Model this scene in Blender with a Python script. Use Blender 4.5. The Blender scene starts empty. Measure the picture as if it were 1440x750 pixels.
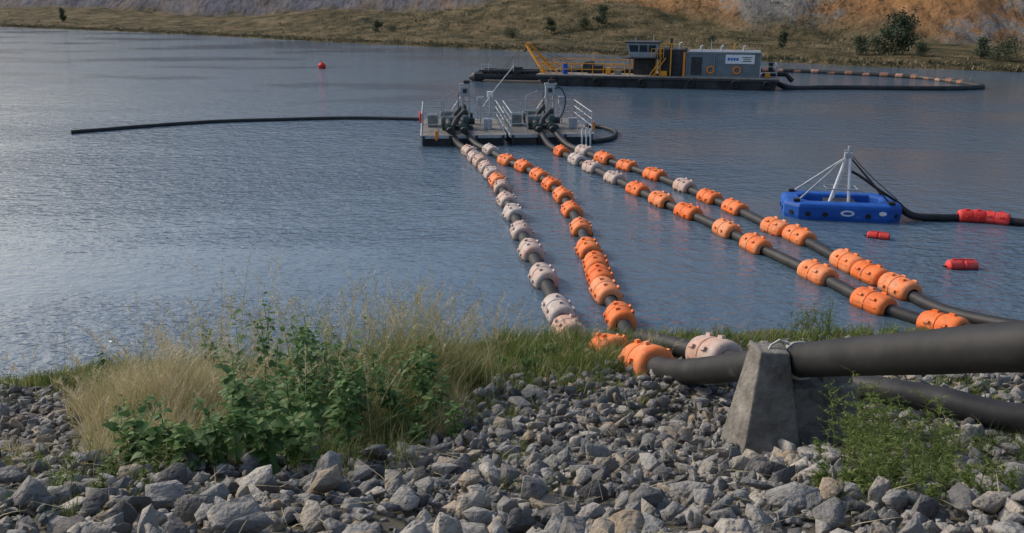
import bpy, bmesh, math, random
import numpy as np
from mathutils import Vector, Matrix, Quaternion, noise as mnoise
random.seed(7); RNG=np.random.default_rng(11)
S=bpy.context.scene
col=S.collection
R=math.radians

# ---------------------------------------------------------------- materials
def newmat(name):
    m=bpy.data.materials.new(name); m.use_nodes=True
    nt=m.node_tree; b=nt.nodes['Principled BSDF']
    return m,nt,b
def N(nt,t,**k):
    n=nt.nodes.new(t)
    for a,v in k.items(): setattr(n,a,v)
    return n
def ramp(nt,fac,stops):
    r=nt.nodes.new('ShaderNodeValToRGB'); e=r.color_ramp.elements
    while len(e)<len(stops): e.new(0.5)
    for i,(p,c) in enumerate(stops):
        e[i].position=p; e[i].color=(c[0],c[1],c[2],1)
    nt.links.new(fac,r.inputs[0]); return r.outputs[0]
def noisy(name,c1,c2,scale=4,rough=.7,metal=0,bump=.02,detail=5,c3=None,coord='Object',spec=.3,bscale=None):
    m,nt,b=newmat(name)
    tc=N(nt,'ShaderNodeTexCoord'); n=N(nt,'ShaderNodeTexNoise'); n.inputs['Scale'].default_value=scale; n.inputs['Detail'].default_value=detail
    n.inputs['Roughness'].default_value=.62
    nt.links.new(tc.outputs[coord],n.inputs['Vector'])
    st=[(.32,c1),(.62,c2)]
    if c3: st.append((.74,c3))
    nt.links.new(ramp(nt,n.outputs['Fac'],st),b.inputs['Base Color'])
    b.inputs['Roughness'].default_value=rough; b.inputs['Metallic'].default_value=metal
    b.inputs['Specular IOR Level'].default_value=spec
    if bump:
        n2=N(nt,'ShaderNodeTexNoise'); n2.inputs['Scale'].default_value=bscale or scale*5; n2.inputs['Detail'].default_value=4
        nt.links.new(tc.outputs[coord],n2.inputs['Vector'])
        bp=N(nt,'ShaderNodeBump'); bp.inputs['Distance'].default_value=bump; bp.inputs['Strength'].default_value=.8
        nt.links.new(n2.outputs['Fac'],bp.inputs['Height']); nt.links.new(bp.outputs[0],b.inputs['Normal'])
    return m
def foliage(name,stops,rough=.6,trans=.25):
    m,nt,b=newmat(name)
    a=N(nt,'ShaderNodeAttribute',attribute_name='rnd')
    c=ramp(nt,a.outputs['Fac'],stops)
    nt.links.new(c,b.inputs['Base Color']); b.inputs['Roughness'].default_value=rough; b.inputs['Specular IOR Level'].default_value=.25
    t=N(nt,'ShaderNodeBsdfTranslucent'); nt.links.new(c,t.inputs['Color'])
    mx=N(nt,'ShaderNodeMixShader'); mx.inputs[0].default_value=trans
    nt.links.new(b.outputs[0],mx.inputs[1]); nt.links.new(t.outputs[0],mx.inputs[2])
    nt.links.new(mx.outputs[0],nt.nodes['Material Output'].inputs['Surface'])
    return m

M={}
def floatmat(name,c1,c2,c3):
    m,nt,b=newmat(name)
    tc=N(nt,'ShaderNodeTexCoord'); oi=N(nt,'ShaderNodeObjectInfo')
    ad=N(nt,'ShaderNodeVectorMath',operation='ADD'); nt.links.new(tc.outputs['Object'],ad.inputs[0])
    sc=N(nt,'ShaderNodeVectorMath',operation='SCALE'); nt.links.new(oi.outputs['Location'],sc.inputs[0]); sc.inputs['Scale'].default_value=3.1
    nt.links.new(sc.outputs[0],ad.inputs[1])
    n=N(nt,'ShaderNodeTexNoise'); n.inputs['Scale'].default_value=2.6; n.inputs['Detail'].default_value=7; n.inputs['Roughness'].default_value=.62
    nt.links.new(ad.outputs[0],n.inputs['Vector'])
    a2=N(nt,'ShaderNodeMath',operation='MULTIPLY_ADD'); nt.links.new(oi.outputs['Random'],a2.inputs[0]); a2.inputs[1].default_value=.34; 
    a3=N(nt,'ShaderNodeMath',operation='SUBTRACT'); nt.links.new(n.outputs['Fac'],a3.inputs[0]); a3.inputs[1].default_value=.17
    nt.links.new(a3.outputs[0],a2.inputs[2])
    c=ramp(nt,a2.outputs[0],[(.3,c1),(.52,c2),(.74,c3)])
    g=N(nt,'ShaderNodeTexNoise'); g.inputs['Scale'].default_value=7; g.inputs['Detail'].default_value=8; g.inputs['Roughness'].default_value=.7; nt.links.new(ad.outputs[0],g.inputs['Vector'])
    gr=ramp(nt,g.outputs['Fac'],[(.51,(0,0,0)),(.69,(.65,.65,.65))])
    mx=N(nt,'ShaderNodeMix',data_type='RGBA'); nt.links.new(gr,mx.inputs[0]); nt.links.new(c,mx.inputs[6]); mx.inputs[7].default_value=(.22,.13,.09,1)
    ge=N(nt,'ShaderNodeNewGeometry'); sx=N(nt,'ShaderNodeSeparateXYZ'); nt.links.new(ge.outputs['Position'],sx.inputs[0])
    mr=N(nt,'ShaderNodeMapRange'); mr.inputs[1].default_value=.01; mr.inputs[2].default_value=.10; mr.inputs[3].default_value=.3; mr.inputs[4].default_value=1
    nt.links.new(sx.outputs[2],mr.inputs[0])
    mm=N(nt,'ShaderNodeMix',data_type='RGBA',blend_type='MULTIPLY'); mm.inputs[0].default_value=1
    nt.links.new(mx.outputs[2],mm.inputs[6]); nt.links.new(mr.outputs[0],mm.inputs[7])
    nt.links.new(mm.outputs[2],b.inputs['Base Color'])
    b.inputs['Roughness'].default_value=.62; b.inputs['Specular IOR Level'].default_value=.3
    bp=N(nt,'ShaderNodeBump'); bp.inputs['Distance'].default_value=.004; nt.links.new(g.outputs['Fac'],bp.inputs['Height']); nt.links.new(bp.outputs[0],b.inputs['Normal'])
    return m
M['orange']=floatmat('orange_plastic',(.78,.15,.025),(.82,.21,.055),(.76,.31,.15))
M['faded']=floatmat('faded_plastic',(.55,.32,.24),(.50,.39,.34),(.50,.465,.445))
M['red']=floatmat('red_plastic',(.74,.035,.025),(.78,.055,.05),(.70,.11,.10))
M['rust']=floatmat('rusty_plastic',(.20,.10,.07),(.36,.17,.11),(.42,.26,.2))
M['pipe']=noisy('black_poly_pipe',(.018,.019,.021),(.036,.036,.038),scale=2.5,rough=.55,bump=.004,c3=(.08,.075,.07),spec=.3)
M['hullblack']=noisy('black_hull_paint',(.015,.018,.022),(.05,.05,.055),scale=.9,rough=.6,bump=.01,c3=(.10,.07,.05))
M['deck']=noisy('weathered_deck',(.17,.15,.13),(.28,.255,.235),scale=3,rough=.85,bump=.01)
M['galv']=noisy('galvanised_steel',(.34,.36,.38),(.50,.52,.54),scale=6,rough=.55,metal=.3,bump=0)
M['yellow']=noisy('yellow_paint',(.66,.26,.015),(.78,.35,.03),scale=2,rough=.55,bump=.002,c3=(.40,.20,.05))
M['orangep']=noisy('orange_paint',(.75,.22,.02),(.8,.28,.04),scale=2,rough=.5,bump=0)
M['container']=noisy('grey_container_paint',(.17,.20,.23),(.23,.26,.29),scale=1.2,rough=.6,bump=.003,c3=(.26,.24,.22))
M['cabin']=noisy('cabin_grey_paint',(.30,.33,.37),(.40,.43,.47),scale=1.5,rough=.55,bump=0)
M['charcoal']=noisy('charcoal_machinery',(.02,.022,.025),(.06,.06,.065),scale=3,rough=.6,bump=.004)
M['machine']=noisy('grey_pump_casing',(.12,.14,.14),(.26,.28,.27),scale=5,rough=.5,bump=.003,c3=(.3,.22,.15))
M['white']=noisy('white_paint',(.68,.69,.70),(.80,.80,.80),scale=4,rough=.5,bump=0)
M['blue']=noisy('blue_plastic',(.010,.075,.34),(.018,.115,.46),scale=2.2,rough=.55,bump=.003,c3=(.07,.18,.45))
M['bluep']=noisy('blue_paint',(.01,.08,.42),(.02,.12,.5),scale=2,rough=.45,bump=0)
M['green']=noisy('green_pump_paint',(.03,.075,.065),(.06,.12,.105),scale=5,rough=.5,bump=.002,c3=(.14,.13,.1))
M['rubber']=noisy('black_rubber',(.012,.012,.013),(.03,.03,.03),scale=8,rough=.7,bump=.002)
M['rope']=noisy('pale_rope',(.45,.42,.36),(.62,.60,.54),scale=30,rough=.9,bump=.002)
M['bark']=noisy('bark',(.07,.055,.04),(.16,.13,.10),scale=5,rough=.9,bump=.02)
m,nt,b=newmat('window_glass'); b.inputs['Base Color'].default_value=(.02,.03,.04,1); b.inputs['Roughness'].default_value=.08; M['glass']=m
M['concrete']=noisy('weathered_concrete',(.11,.10,.088),(.26,.245,.215),scale=3.5,rough=.92,bump=.035,c3=(.36,.34,.30),detail=10,bscale=14)

m,nt,b=newmat('grey_rock'); M['rock']=m
a=N(nt,'ShaderNodeAttribute',attribute_name='rnd'); tc=N(nt,'ShaderNodeTexCoord')
base=ramp(nt,a.outputs['Fac'],[(0,(.095,.094,.094)),(.25,(.17,.168,.165)),(.50,(.245,.24,.232)),(.70,(.32,.312,.298)),(.80,(.27,.225,.17)),(.92,(.41,.395,.365)),(1,(.33,.26,.185))])
n=N(nt,'ShaderNodeTexNoise'); n.inputs['Scale'].default_value=16; n.inputs['Detail'].default_value=4; n.inputs['Roughness'].default_value=.7
nt.links.new(tc.outputs['Object'],n.inputs['Vector'])
v=ramp(nt,n.outputs['Fac'],[(.3,(.5,.49,.48)),(.5,(1,1,1)),(.70,(1.05,.95,.82))])
mx=N(nt,'ShaderNodeMix',data_type='RGBA',blend_type='MULTIPLY'); mx.inputs[0].default_value=1
nt.links.new(base,mx.inputs[6]); nt.links.new(v,mx.inputs[7]); nt.links.new(mx.outputs[2],b.inputs['Base Color'])
b.inputs['Roughness'].default_value=.88; b.inputs['Specular IOR Level'].default_value=.25
n2=N(nt,'ShaderNodeTexNoise'); n2.inputs['Scale'].default_value=30; n2.inputs['Detail'].default_value=3; nt.links.new(tc.outputs['Object'],n2.inputs['Vector'])
bp=N(nt,'ShaderNodeBump'); bp.inputs['Distance'].default_value=.025; nt.links.new(n2.outputs['Fac'],bp.inputs['Height']); nt.links.new(bp.outputs[0],b.inputs['Normal'])

M['soil']=noisy('bank_soil',(.06,.052,.04),(.13,.115,.085),scale=1.6,rough=.95,bump=.04,c3=(.18,.17,.14),detail=9,bscale=9)
GS=[(0,(.055,.10,.022)),(.3,(.115,.175,.04)),(.55,(.22,.25,.08)),(.78,(.43,.37,.19)),(1,(.60,.52,.34))]
M['grass']=foliage('grass_blades',GS,trans=.3)
M['scrub']=foliage('dry_scrub',[(0,(.05,.06,.03)),(.35,(.12,.11,.058)),(.6,(.21,.175,.095)),(1,(.31,.25,.155))],trans=.1)
M['leaf']=foliage('weed_leaves',[(0,(.045,.10,.028)),(.5,(.09,.18,.05)),(.85,(.145,.24,.075)),(1,(.27,.30,.11))],trans=.32)
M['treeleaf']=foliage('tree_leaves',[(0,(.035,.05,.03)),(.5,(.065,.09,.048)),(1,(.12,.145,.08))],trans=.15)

# ---------------------------------------------------------------- builders
class MB:
    def __init__(s): s.v=[]; s.f=[]; s.m=[]; s.mats=[]
    def mi(s,k):
        if k not in s.mats: s.mats.append(k)
        return s.mats.index(k)
    def add(s,vs,fs,mat):
        o=len(s.v); s.v.extend([tuple(p) for p in vs]); i=s.mi(mat)
        for f in fs: s.f.append(tuple(o+a for a in f)); s.m.append(i)
    def box(s,c,d,mat,rz=0,taper=1.0):
        x,y,z=d[0]/2,d[1]/2,d[2]/2; cs,sn=math.cos(rz),math.sin(rz); vs=[]
        for zz,t in((-z,1),(z,taper)):
            for xx,yy in((-x,-y),(x,-y),(x,y),(-x,y)):
                xx*=t; yy*=t
                vs.append((c[0]+xx*cs-yy*sn,c[1]+xx*sn+yy*cs,c[2]+zz))
        s.add(vs,[(0,3,2,1),(4,5,6,7),(0,1,5,4),(1,2,6,5),(2,3,7,6),(3,0,4,7)],mat)
    def hexa(s,b4,t4,mat):
        s.add(list(b4)+list(t4),[(0,3,2,1),(4,5,6,7),(0,1,5,4),(1,2,6,5),(2,3,7,6),(3,0,4,7)],mat)
    def path(s,pts,r,mat,seg=10,cap=True):
        pts=[Vector(p) for p in pts]; n=len(pts)
        rr=r if isinstance(r,(list,tuple)) else [r]*n
        up=Vector((0,0,1)); vs=[]; 
        prev=None
        for i,p in enumerate(pts):
            t=(pts[min(i+1,n-1)]-pts[max(i-1,0)]).normalized()
            if prev is None:
                a=up if abs(t.z)<.9 else Vector((1,0,0)); sd=t.cross(a).normalized()
            else:
                sd=(prev-t*prev.dot(t)).normalized()
            prev=sd; w=sd.cross(t)
            for k in range(seg):
                an=2*math.pi*k/seg; vs.append(p+sd*math.cos(an)*rr[i]+w*math.sin(an)*rr[i])
        fs=[]
        for i in range(n-1):
            for k in range(seg):
                k2=(k+1)%seg; fs.append((i*seg+k,i*seg+k2,(i+1)*seg+k2,(i+1)*seg+k))
        if cap: fs.append(tuple(range(seg))[::-1]); fs.append(tuple((n-1)*seg+k for k in range(seg)))
        s.add(vs,fs,mat)
    def obj(s,name,parent=None,smooth=False,bevel=0,angle=35):
        me=bpy.data.meshes.new(name); me.from_pydata(s.v,[],s.f)
        for k in s.mats: me.materials.append(M[k])
        me.polygons.foreach_set('material_index',s.m)
        if smooth:
            me.polygons.foreach_set('use_smooth',[True]*len(me.polygons)); me.set_sharp_from_angle(angle=R(angle))
        me.update()
        o=bpy.data.objects.new(name,me); col.objects.link(o)
        if parent: o.parent=parent
        if bevel:
            md=o.modifiers.new('b','BEVEL'); md.width=bevel; md.segments=2; md.limit_method='ANGLE'
        return o
def empty(name,loc=(0,0,0),rz=0):
    e=bpy.data.objects.new(name,None); e.location=loc; e.rotation_euler=(0,0,rz); e.empty_display_size=.5; col.objects.link(e); return e
def catmull(P,sub=8):
    P=[Vector(p) for p in P]; Q=[P[0]*2-P[1]]+P+[P[-1]*2-P[-2]]; out=[]
    for i in range(1,len(Q)-2):
        a,b_,c,d=Q[i-1:i+3]
        for k in range(sub):
            t=k/sub
            out.append(.5*((2*b_)+(c-a)*t+(2*a-5*b_+4*c-d)*t*t+(3*b_-a-3*c+d)*t**3))
    out.append(P[-1]); return out
def npmesh(name,verts,faces_list,mat,rnd=None,smooth=False,parent=None):
    me=bpy.data.meshes.new(name); verts=np.asarray(verts,dtype=np.float32).reshape(-1,3)
    me.vertices.add(len(verts)); me.vertices.foreach_set('co',verts.ravel())
    loops=np.concatenate([f.ravel() for f in faces_list]).astype(np.int32)
    tot=np.concatenate([np.full(len(f),f.shape[1],dtype=np.int32) for f in faces_list])
    st=np.concatenate([[0],np.cumsum(tot)[:-1]]).astype(np.int32)
    me.loops.add(len(loops)); me.loops.foreach_set('vertex_index',loops)
    me.polygons.add(len(tot)); me.polygons.foreach_set('loop_start',st); me.polygons.foreach_set('loop_total',tot)
    if smooth: me.polygons.foreach_set('use_smooth',np.ones(len(tot),dtype=bool))
    me.update(calc_edges=True)
    if rnd is not None:
        at=me.attributes.new('rnd','FLOAT','POINT'); at.data.foreach_set('value',np.asarray(rnd,dtype=np.float32))
    me.materials.append(M[mat] if isinstance(mat,str) else mat)
    o=bpy.data.objects.new(name,me); col.objects.link(o)
    if parent: o.parent=parent
    return o

# ---------------------------------------------------------------- near ground
PY=[-300,-60,0,1.8,3.6,7.6,11,14,17,18,22,40,60]; PZ=[7,5.8,5.45,5.4,4.6,2.84,1.85,.93,.05,-.3,-1.2,-4,-6]
SX=[-300,-12,-9.66,-8.6,-6,-1,1.2,4.3,11.3,300]; SS=[-3,-2.2,-1.8,-1.1,-.8,0,.75,1.0,1.2,2]
def gz(x,y):
    x=np.asarray(x,float); y=np.asarray(y,float)
    k=np.clip((y-7)/9,0,1); ye=y-np.interp(x,SX,SS)*k
    z=np.interp(ye,PY,PZ)
    z=z+.05*np.sin(x*1.7+y*.9)+.04*np.sin(x*3.1-y*2.3+1)+.03*np.sin(x*.6+2)*np.sin(y*5.1)
    return z
xs=np.concatenate([np.linspace(-300,-16,20),np.linspace(-15,15,151),np.linspace(16,300,20)])
ys=np.concatenate([np.linspace(-300,-3,15),np.linspace(-2,24,131),np.linspace(26,60,10)])
X,Y=np.meshgrid(xs,ys); Z=gz(X,Y)
nx,ny=len(xs),len(ys); V=np.stack([X,Y,Z],-1).reshape(-1,3)
ii=np.arange((ny-1)*(nx-1)); r_=ii//(nx-1); c_=ii%(nx-1); i0=r_*nx+c_
F=np.stack([i0,i0+1,i0+nx+1,i0+nx],-1)
npmesh('ground',V,[F],'soil',smooth=True)

# ---------------------------------------------------------------- rocks
def rock_templates(n):
    T=[]
    for i in range(n):
        bm=bmesh.new(); k=random.randint(9,13)
        sy=random.uniform(.6,.95); szz=random.uniform(.5,.8)
        for _ in range(k):
            p=Vector((random.gauss(0,1),random.gauss(0,1),random.gauss(0,1))).normalized()*random.uniform(.85,1.1)
            bm.verts.new((p.x,p.y*sy,p.z*szz))
        bmesh.ops.convex_hull(bm,input=bm.verts[:])
        dl=[v for v in bm.verts if not v.link_faces]
        bmesh.ops.delete(bm,geom=dl,context='VERTS')
        bmesh.ops.dissolve_limit(bm,angle_limit=R(20),verts=bm.verts[:],edges=bm.edges[:])
        bmesh.ops.bevel(bm,geom=bm.edges[:],offset=.035,segments=1,affect='EDGES',profile=.5,clamp_overlap=True)
        bmesh.ops.triangulate(bm,faces=bm.faces[:])
        bm.verts.index_update()
        T.append((np.array([v.co[:] for v in bm.verts]),np.array([[v.index for v in f.verts] for f in bm.faces])))
        bm.free()
    return T
RT=rock_templates(26)
def randrot(n):
    q=RNG.normal(size=(n,4)); q/=np.linalg.norm(q,axis=1)[:,None]; w,x,y,z=q.T
    return np.stack([1-2*(y*y+z*z),2*(x*y-z*w),2*(x*z+y*w),2*(x*y+z*w),1-2*(x*x+z*z),2*(y*z-x*w),2*(x*z-y*w),2*(y*z+x*w),1-2*(x*x+y*y)],-1).reshape(n,3,3)
pts=[]
def scatter(sp,lo,hi,ymin,ymax,lift,thin,keep=1.0):
    y=ymin
    while y<ymax:
        hw=.66*y+1.3
        for x in np.arange(-hw,hw,sp):
            px=x+random.uniform(-.5,.5)*sp; py=y+random.uniform(-.5,.5)*sp
            ye=py-np.interp(px,SX,SS)*min(max((py-7)/9,0),1)
            if ye>17.3 or random.random()>keep: continue
            if ye>thin+.6*math.sin(px*1.3)+.4*math.sin(px*3.7) and random.random()<.88: continue
            s=lo+(hi-lo)*random.random()**1.6
            if random.random()<.05: s*=1.4
            pts.append((px,py,s,lift*s))
        y+=sp
scatter(.12,.05,.10,2.5,17.3,.15,13.2)
scatter(.20,.065,.140,2.5,17,.75,12.9,.85)
scatter(.11,.018,.045,2.5,9,1.3,13)
pts=np.array(pts); nR=len(pts)
tid=RNG.integers(0,len(RT),nR); Z0=gz(pts[:,0],pts[:,1])
VV=[];FF=[];RR=[];off=0
rot=randrot(nR)
for t,(tv,tf) in enumerate(RT):
    idx=np.where(tid==t)[0]
    if len(idx)==0: continue
    sc=pts[idx,2][:,None]*RNG.uniform(.7,1.3,(len(idx),3))
    loc=np.einsum('nij,kj->nki',rot[idx],tv)*sc[:,None,:]*np.array([1,1,.82])
    P=loc+np.stack([pts[idx,0],pts[idx,1],Z0[idx]+pts[idx,3]],-1)[:,None,:]
    VV.append(P.reshape(-1,3)); FF.append((tf[None]+(np.arange(len(idx))*len(tv))[:,None,None]+off).reshape(-1,3))
    RR.append(np.repeat(RNG.random(len(idx)),len(tv))); off+=len(idx)*len(tv)
npmesh('riprap_rocks',np.concatenate(VV),[np.concatenate(FF)],'rock',rnd=np.concatenate(RR))

# ---------------------------------------------------------------- water
m,nt,b=newmat('lake_water'); M['water']=m
tc=N(nt,'ShaderNodeTexCoord')
b.inputs['Base Color'].default_value=(.085,.135,.19,1); b.inputs['Roughness'].default_value=.08; b.inputs['IOR'].default_value=1.38
def wn(scale,sx,sy,detail,rot=0,rough=.55):
    mp=N(nt,'ShaderNodeMapping'); mp.inputs['Scale'].default_value=(sx,sy,1); mp.inputs['Rotation'].default_value=(0,0,rot)
    nt.links.new(tc.outputs['Object'],mp.inputs[0])
    n=N(nt,'ShaderNodeTexNoise'); n.inputs['Scale'].default_value=scale; n.inputs['Detail'].default_value=detail; n.inputs['Roughness'].default_value=rough
    nt.links.new(mp.outputs[0],n.inputs['Vector']); return n.outputs['Fac']
big=wn(.05,.7,1.5,3,.3)
mask=N(nt,'ShaderNodeMapRange'); nt.links.new(big,mask.inputs[0]); mask.inputs[1].default_value=.42; mask.inputs[2].default_value=.60; mask.inputs[3].default_value=.22; mask.inputs[4].default_value=1
def addb(h,dist,prev):
    bp=N(nt,'ShaderNodeBump'); bp.inputs['Distance'].default_value=dist
    nt.links.new(h,bp.inputs['Height']); nt.links.new(mask.outputs[0],bp.inputs['Strength'])
    if prev: nt.links.new(prev.outputs[0],bp.inputs['Normal'])
    return bp
b1=addb(wn(1.0,.9,1.2,2,.25),.12,None); b2=addb(wn(2.8,.85,1.3,2,-.2),.11,b1); b3=addb(wn(7,.9,1.1,2,.1),.03,b2)
nt.links.new(b3.outputs[0],b.inputs['Normal'])
mb=MB(); mb.add([(-700,-100,0),(700,-100,0),(700,700,0),(-700,700,0)],[(0,1,2,3)],'water'); mb.obj('water')

# ---------------------------------------------------------------- far terrain
FX=[-600,-300,-220,-138,-82,-42,-13,-2,16,29,38,44,52,80,140,300,600]; FY=[560,390,315,248,205,168,142,134,117,108.5,100,96,91,80,70,60,50]
xs=np.concatenate([np.linspace(-560,-210,50),np.linspace(-205,150,285),np.linspace(155,560,50)])
ts=np.concatenate([np.linspace(-4,30,36),np.linspace(31,140,80),np.linspace(145,520,60)])
X,T_=np.meshgrid(xs,ts); Yb=np.interp(X,FX,FY); Y=Yb+T_
def sm(a,b_,v): 
    t=np.clip((v-a)/(b_-a),0,1); return t*t*(3-2*t)
def fbm(x,y,s,o=5):
    out=np.zeros(x.shape); 
    for idx in np.ndindex(x.shape): out[idx]=mnoise.fractal(Vector((x[idx]*s,y[idx]*s,3.3)),.9,2.1,o)
    return out
nz=fbm(X,Y,.03); nz2=fbm(X,Y*.35,.09,4)
Zt=-.6+1.5*sm(-4,5,T_)+.5*sm(5,40,T_)+.22*nz2*sm(0,6,T_)
ridge=5.6*np.exp(-((X-9)/25)**2)*sm(22,50,T_)+2.2*np.exp(-((X+45)/30)**2)*sm(14,50,T_)+2.4*sm(-90,-150,X)*sm(8,60,T_)
Zt+=ridge*(1+.3*nz+.2*nz2)+.4*nz*sm(5,30,T_)
start=np.interp(X,[-600,-150,-60,-20,12,36,60,120,600],[70,80,78,70,62,38,33,36,40])
sp=T_-start+6*nz
Zt+=np.where(sp>0,.62*sp,0)*np.clip(1-(sp-90)/300,.4,1)+2.8*nz2*sm(0,20,sp)
spo=sm(-2,5,sp+5*nz2)
V=np.stack([X,Y,Zt],-1).reshape(-1,3); nx,ny=len(xs),len(ts)
ii=np.arange((ny-1)*(nx-1)); r_=ii//(nx-1); c_=ii%(nx-1); i0=r_*nx+c_
F=np.stack([i0,i0+1,i0+nx+1,i0+nx],-1)
m,nt,b=newmat('far_terrain'); M['terrain']=m
tc=N(nt,'ShaderNodeTexCoord'); a=N(nt,'ShaderNodeAttribute',attribute_name='rnd')
def tn(sc,det,scl=(1,1,1)):
    mp=N(nt,'ShaderNodeMapping'); mp.inputs['Scale'].default_value=scl; nt.links.new(tc.outputs['Object'],mp.inputs[0])
    n=N(nt,'ShaderNodeTexNoise'); n.inputs['Scale'].default_value=sc; n.inputs['Detail'].default_value=det; n.inputs['Roughness'].default_value=.68
    nt.links.new(mp.outputs[0],n.inputs['Vector']); return n.outputs['Fac']
g=ramp(nt,tn(.22,10,(1,.6,3)),[(.36,(.04,.043,.024)),(.46,(.115,.10,.052)),(.55,(.20,.152,.083)),(.68,(.30,.225,.13))])
sxx=N(nt,'ShaderNodeSeparateXYZ'); nt.links.new(tc.outputs['Object'],sxx.inputs[0])
east=N(nt,'ShaderNodeMapRange'); nt.links.new(sxx.outputs[0],east.inputs[0]); east.inputs[1].default_value=-40; east.inputs[2].default_value=25
scE=ramp(nt,tn(.035,8,(1,1,1.6)),[(.38,(.24,.24,.24)),(.46,(.33,.31,.29)),(.50,(.44,.25,.13)),(.62,(.50,.26,.11)),(.7,(.38,.34,.30))])  # orange and grey spoil, with warm sunlight painted into the base colours
scW=ramp(nt,tn(.035,6),[(.38,(.11,.12,.17)),(.5,(.18,.18,.22)),(.64,(.28,.215,.18))])
ew=N(nt,'ShaderNodeMix',data_type='RGBA'); nt.links.new(east.outputs[0],ew.inputs[0]); nt.links.new(scW,ew.inputs[6]); nt.links.new(scE,ew.inputs[7])
st=ramp(nt,tn(.5,10,(1.6,.25,.8)),[(.35,(.34,.34,.36)),(.5,(.88,.88,.88)),(.64,(1.15,1.12,1.08))])
mm=N(nt,'ShaderNodeMix',data_type='RGBA',blend_type='MULTIPLY'); mm.inputs[0].default_value=1; nt.links.new(ew.outputs[2],mm.inputs[6]); nt.links.new(st,mm.inputs[7])
mx=N(nt,'ShaderNodeMix',data_type='RGBA'); nt.links.new(a.outputs['Fac'],mx.inputs[0]); nt.links.new(g,mx.inputs[6]); nt.links.new(mm.outputs[2],mx.inputs[7])
nt.links.new(mx.outputs[2],b.inputs['Base Color']); b.inputs['Roughness'].default_value=.95; b.inputs['Specular IOR Level'].default_value=.1
bp=N(nt,'ShaderNodeBump'); bp.inputs['Distance'].default_value=2.0; nt.links.new(tn(.7,9),bp.inputs['Height']); nt.links.new(bp.outputs[0],b.inputs['Normal'])
npmesh('hills',V,[F],'terrain',rnd=spo.ravel(),smooth=True)
def farz(x,t):
    i=np.abs(xs-x).argmin(); j=np.abs(ts-t).argmin(); return float(Zt[j,i])

# ---------------------------------------------------------------- blades
def blades(roots,h,lean,w,rnd,droop=.25,seg=4,az=None):
    n=len(h); t=np.linspace(0,1,seg+1)
    if az is None: az=RNG.uniform(0,2*np.pi,n)
    side=np.stack([np.cos(az),np.sin(az),np.zeros(n)],-1)
    cx=roots[:,None,0]+lean[:,0,None]*t**1.8; cy=roots[:,None,1]+lean[:,1,None]*t**1.8
    cz=roots[:,None,2]+h[:,None]*(t-droop*t**3)
    c=np.stack([cx,cy,cz],-1); ww=(w[:,None]*(1-t**2*.93))[:,:,None]*.5
    V=np.stack([c-side[:,None]*ww,c+side[:,None]*ww],2).reshape(n,-1,3)
    k=2*(seg+1); f=np.array([[2*i,2*i+1,2*i+3,2*i+2] for i in range(seg)])
    F=(f[None]+(np.arange(n)*k)[:,None,None]).reshape(-1,4)
    return V.reshape(-1,3),F,np.repeat(rnd,k),c[:,-1]
def grass(name,patches,mat='grass'):
    Vs=[];Fs=[];Rs=[];o=0
    for cx,cy,rx,ry,nt_,nb,h0,h1,c0,c1,w in patches:
        a=RNG.uniform(0,2*np.pi,nt_); rr=np.sqrt(RNG.random(nt_))
        tx=cx+np.cos(a)*rr*rx; ty=cy+np.sin(a)*rr*ry; th=RNG.uniform(h0,h1,nt_)*(1-.45*rr**2); tcg=RNG.uniform(c0,c1,nt_)
        n=nt_*nb; bx=np.repeat(tx,nb)+RNG.normal(0,.05,n); by=np.repeat(ty,nb)+RNG.normal(0,.05,n)
        hh=np.repeat(th,nb)*RNG.uniform(.45,1.05,n)
        ang=RNG.uniform(0,2*np.pi,n); L=hh*RNG.uniform(.08,.65,n)
        lean=np.stack([np.cos(ang)*L+hh*.08,np.sin(ang)*L],-1)
        col_=np.clip(np.repeat(tcg,nb)+RNG.normal(0,.12,n),0,1)
        roots=np.stack([bx,by,gz(bx,by)-.02],-1)
        v,f,r,tip=blades(roots,hh,lean,w*RNG.uniform(.6,1.3,n),col_,droop=.22)
        Vs.append(v);Fs.append(f+o);Rs.append(r);o+=len(v)
    return npmesh(name,np.concatenate(Vs),[np.concatenate(Fs)],mat,rnd=np.concatenate(Rs))
def seedgrass(name,patches):
    Vs=[];Fs=[];Rs=[];o=0
    for cx,cy,rx,ry,n,h0,h1,c0,c1 in patches:
        a=RNG.uniform(0,2*np.pi,n); rr=np.sqrt(RNG.random(n)); x=cx+np.cos(a)*rr*rx; y=cy+np.sin(a)*rr*ry
        hh=RNG.uniform(h0,h1,n)*(1-.3*rr**2); ang=RNG.uniform(0,2*np.pi,n); L=hh*RNG.uniform(.08,.45,n)
        lean=np.stack([np.cos(ang)*L+.06,np.sin(ang)*L],-1); col_=RNG.uniform(c0,c1,n)
        roots=np.stack([x,y,gz(x,y)],-1)
        v,f,r,tip=blades(roots,hh,lean,np.full(n,.0075),col_,droop=.12,seg=6)
        Vs.append(v);Fs.append(f+o);Rs.append(r);o+=len(v)
        nb=24; t=np.tile(np.linspace(.76,1,nb),n); 
        def rep(q): return np.repeat(q,nb,axis=0)
        cz=rep(roots)[:,2]+rep(hh)*(t-.12*t**3); c=np.stack([rep(roots)[:,0]+rep(lean)[:,0]*t**1.8,rep(roots)[:,1]+rep(lean)[:,1]*t**1.8,cz],-1)
        k=len(c); an=RNG.uniform(0,2*np.pi,k); l=RNG.uniform(.03,.075,k)*(1.25-t)*2.2
        v,f,r,_=blades(c,RNG.uniform(.02,.05,k),np.stack([np.cos(an)*l,np.sin(an)*l],-1),np.full(k,.010),np.clip(rep(col_)+.12,0,1),droop=.1,seg=1)
        Vs.append(v);Fs.append(f+o);Rs.append(r);o+=len(v)
    return npmesh(name,np.concatenate(Vs),[np.concatenate(Fs)],'grass',rnd=np.concatenate(Rs))
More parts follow.
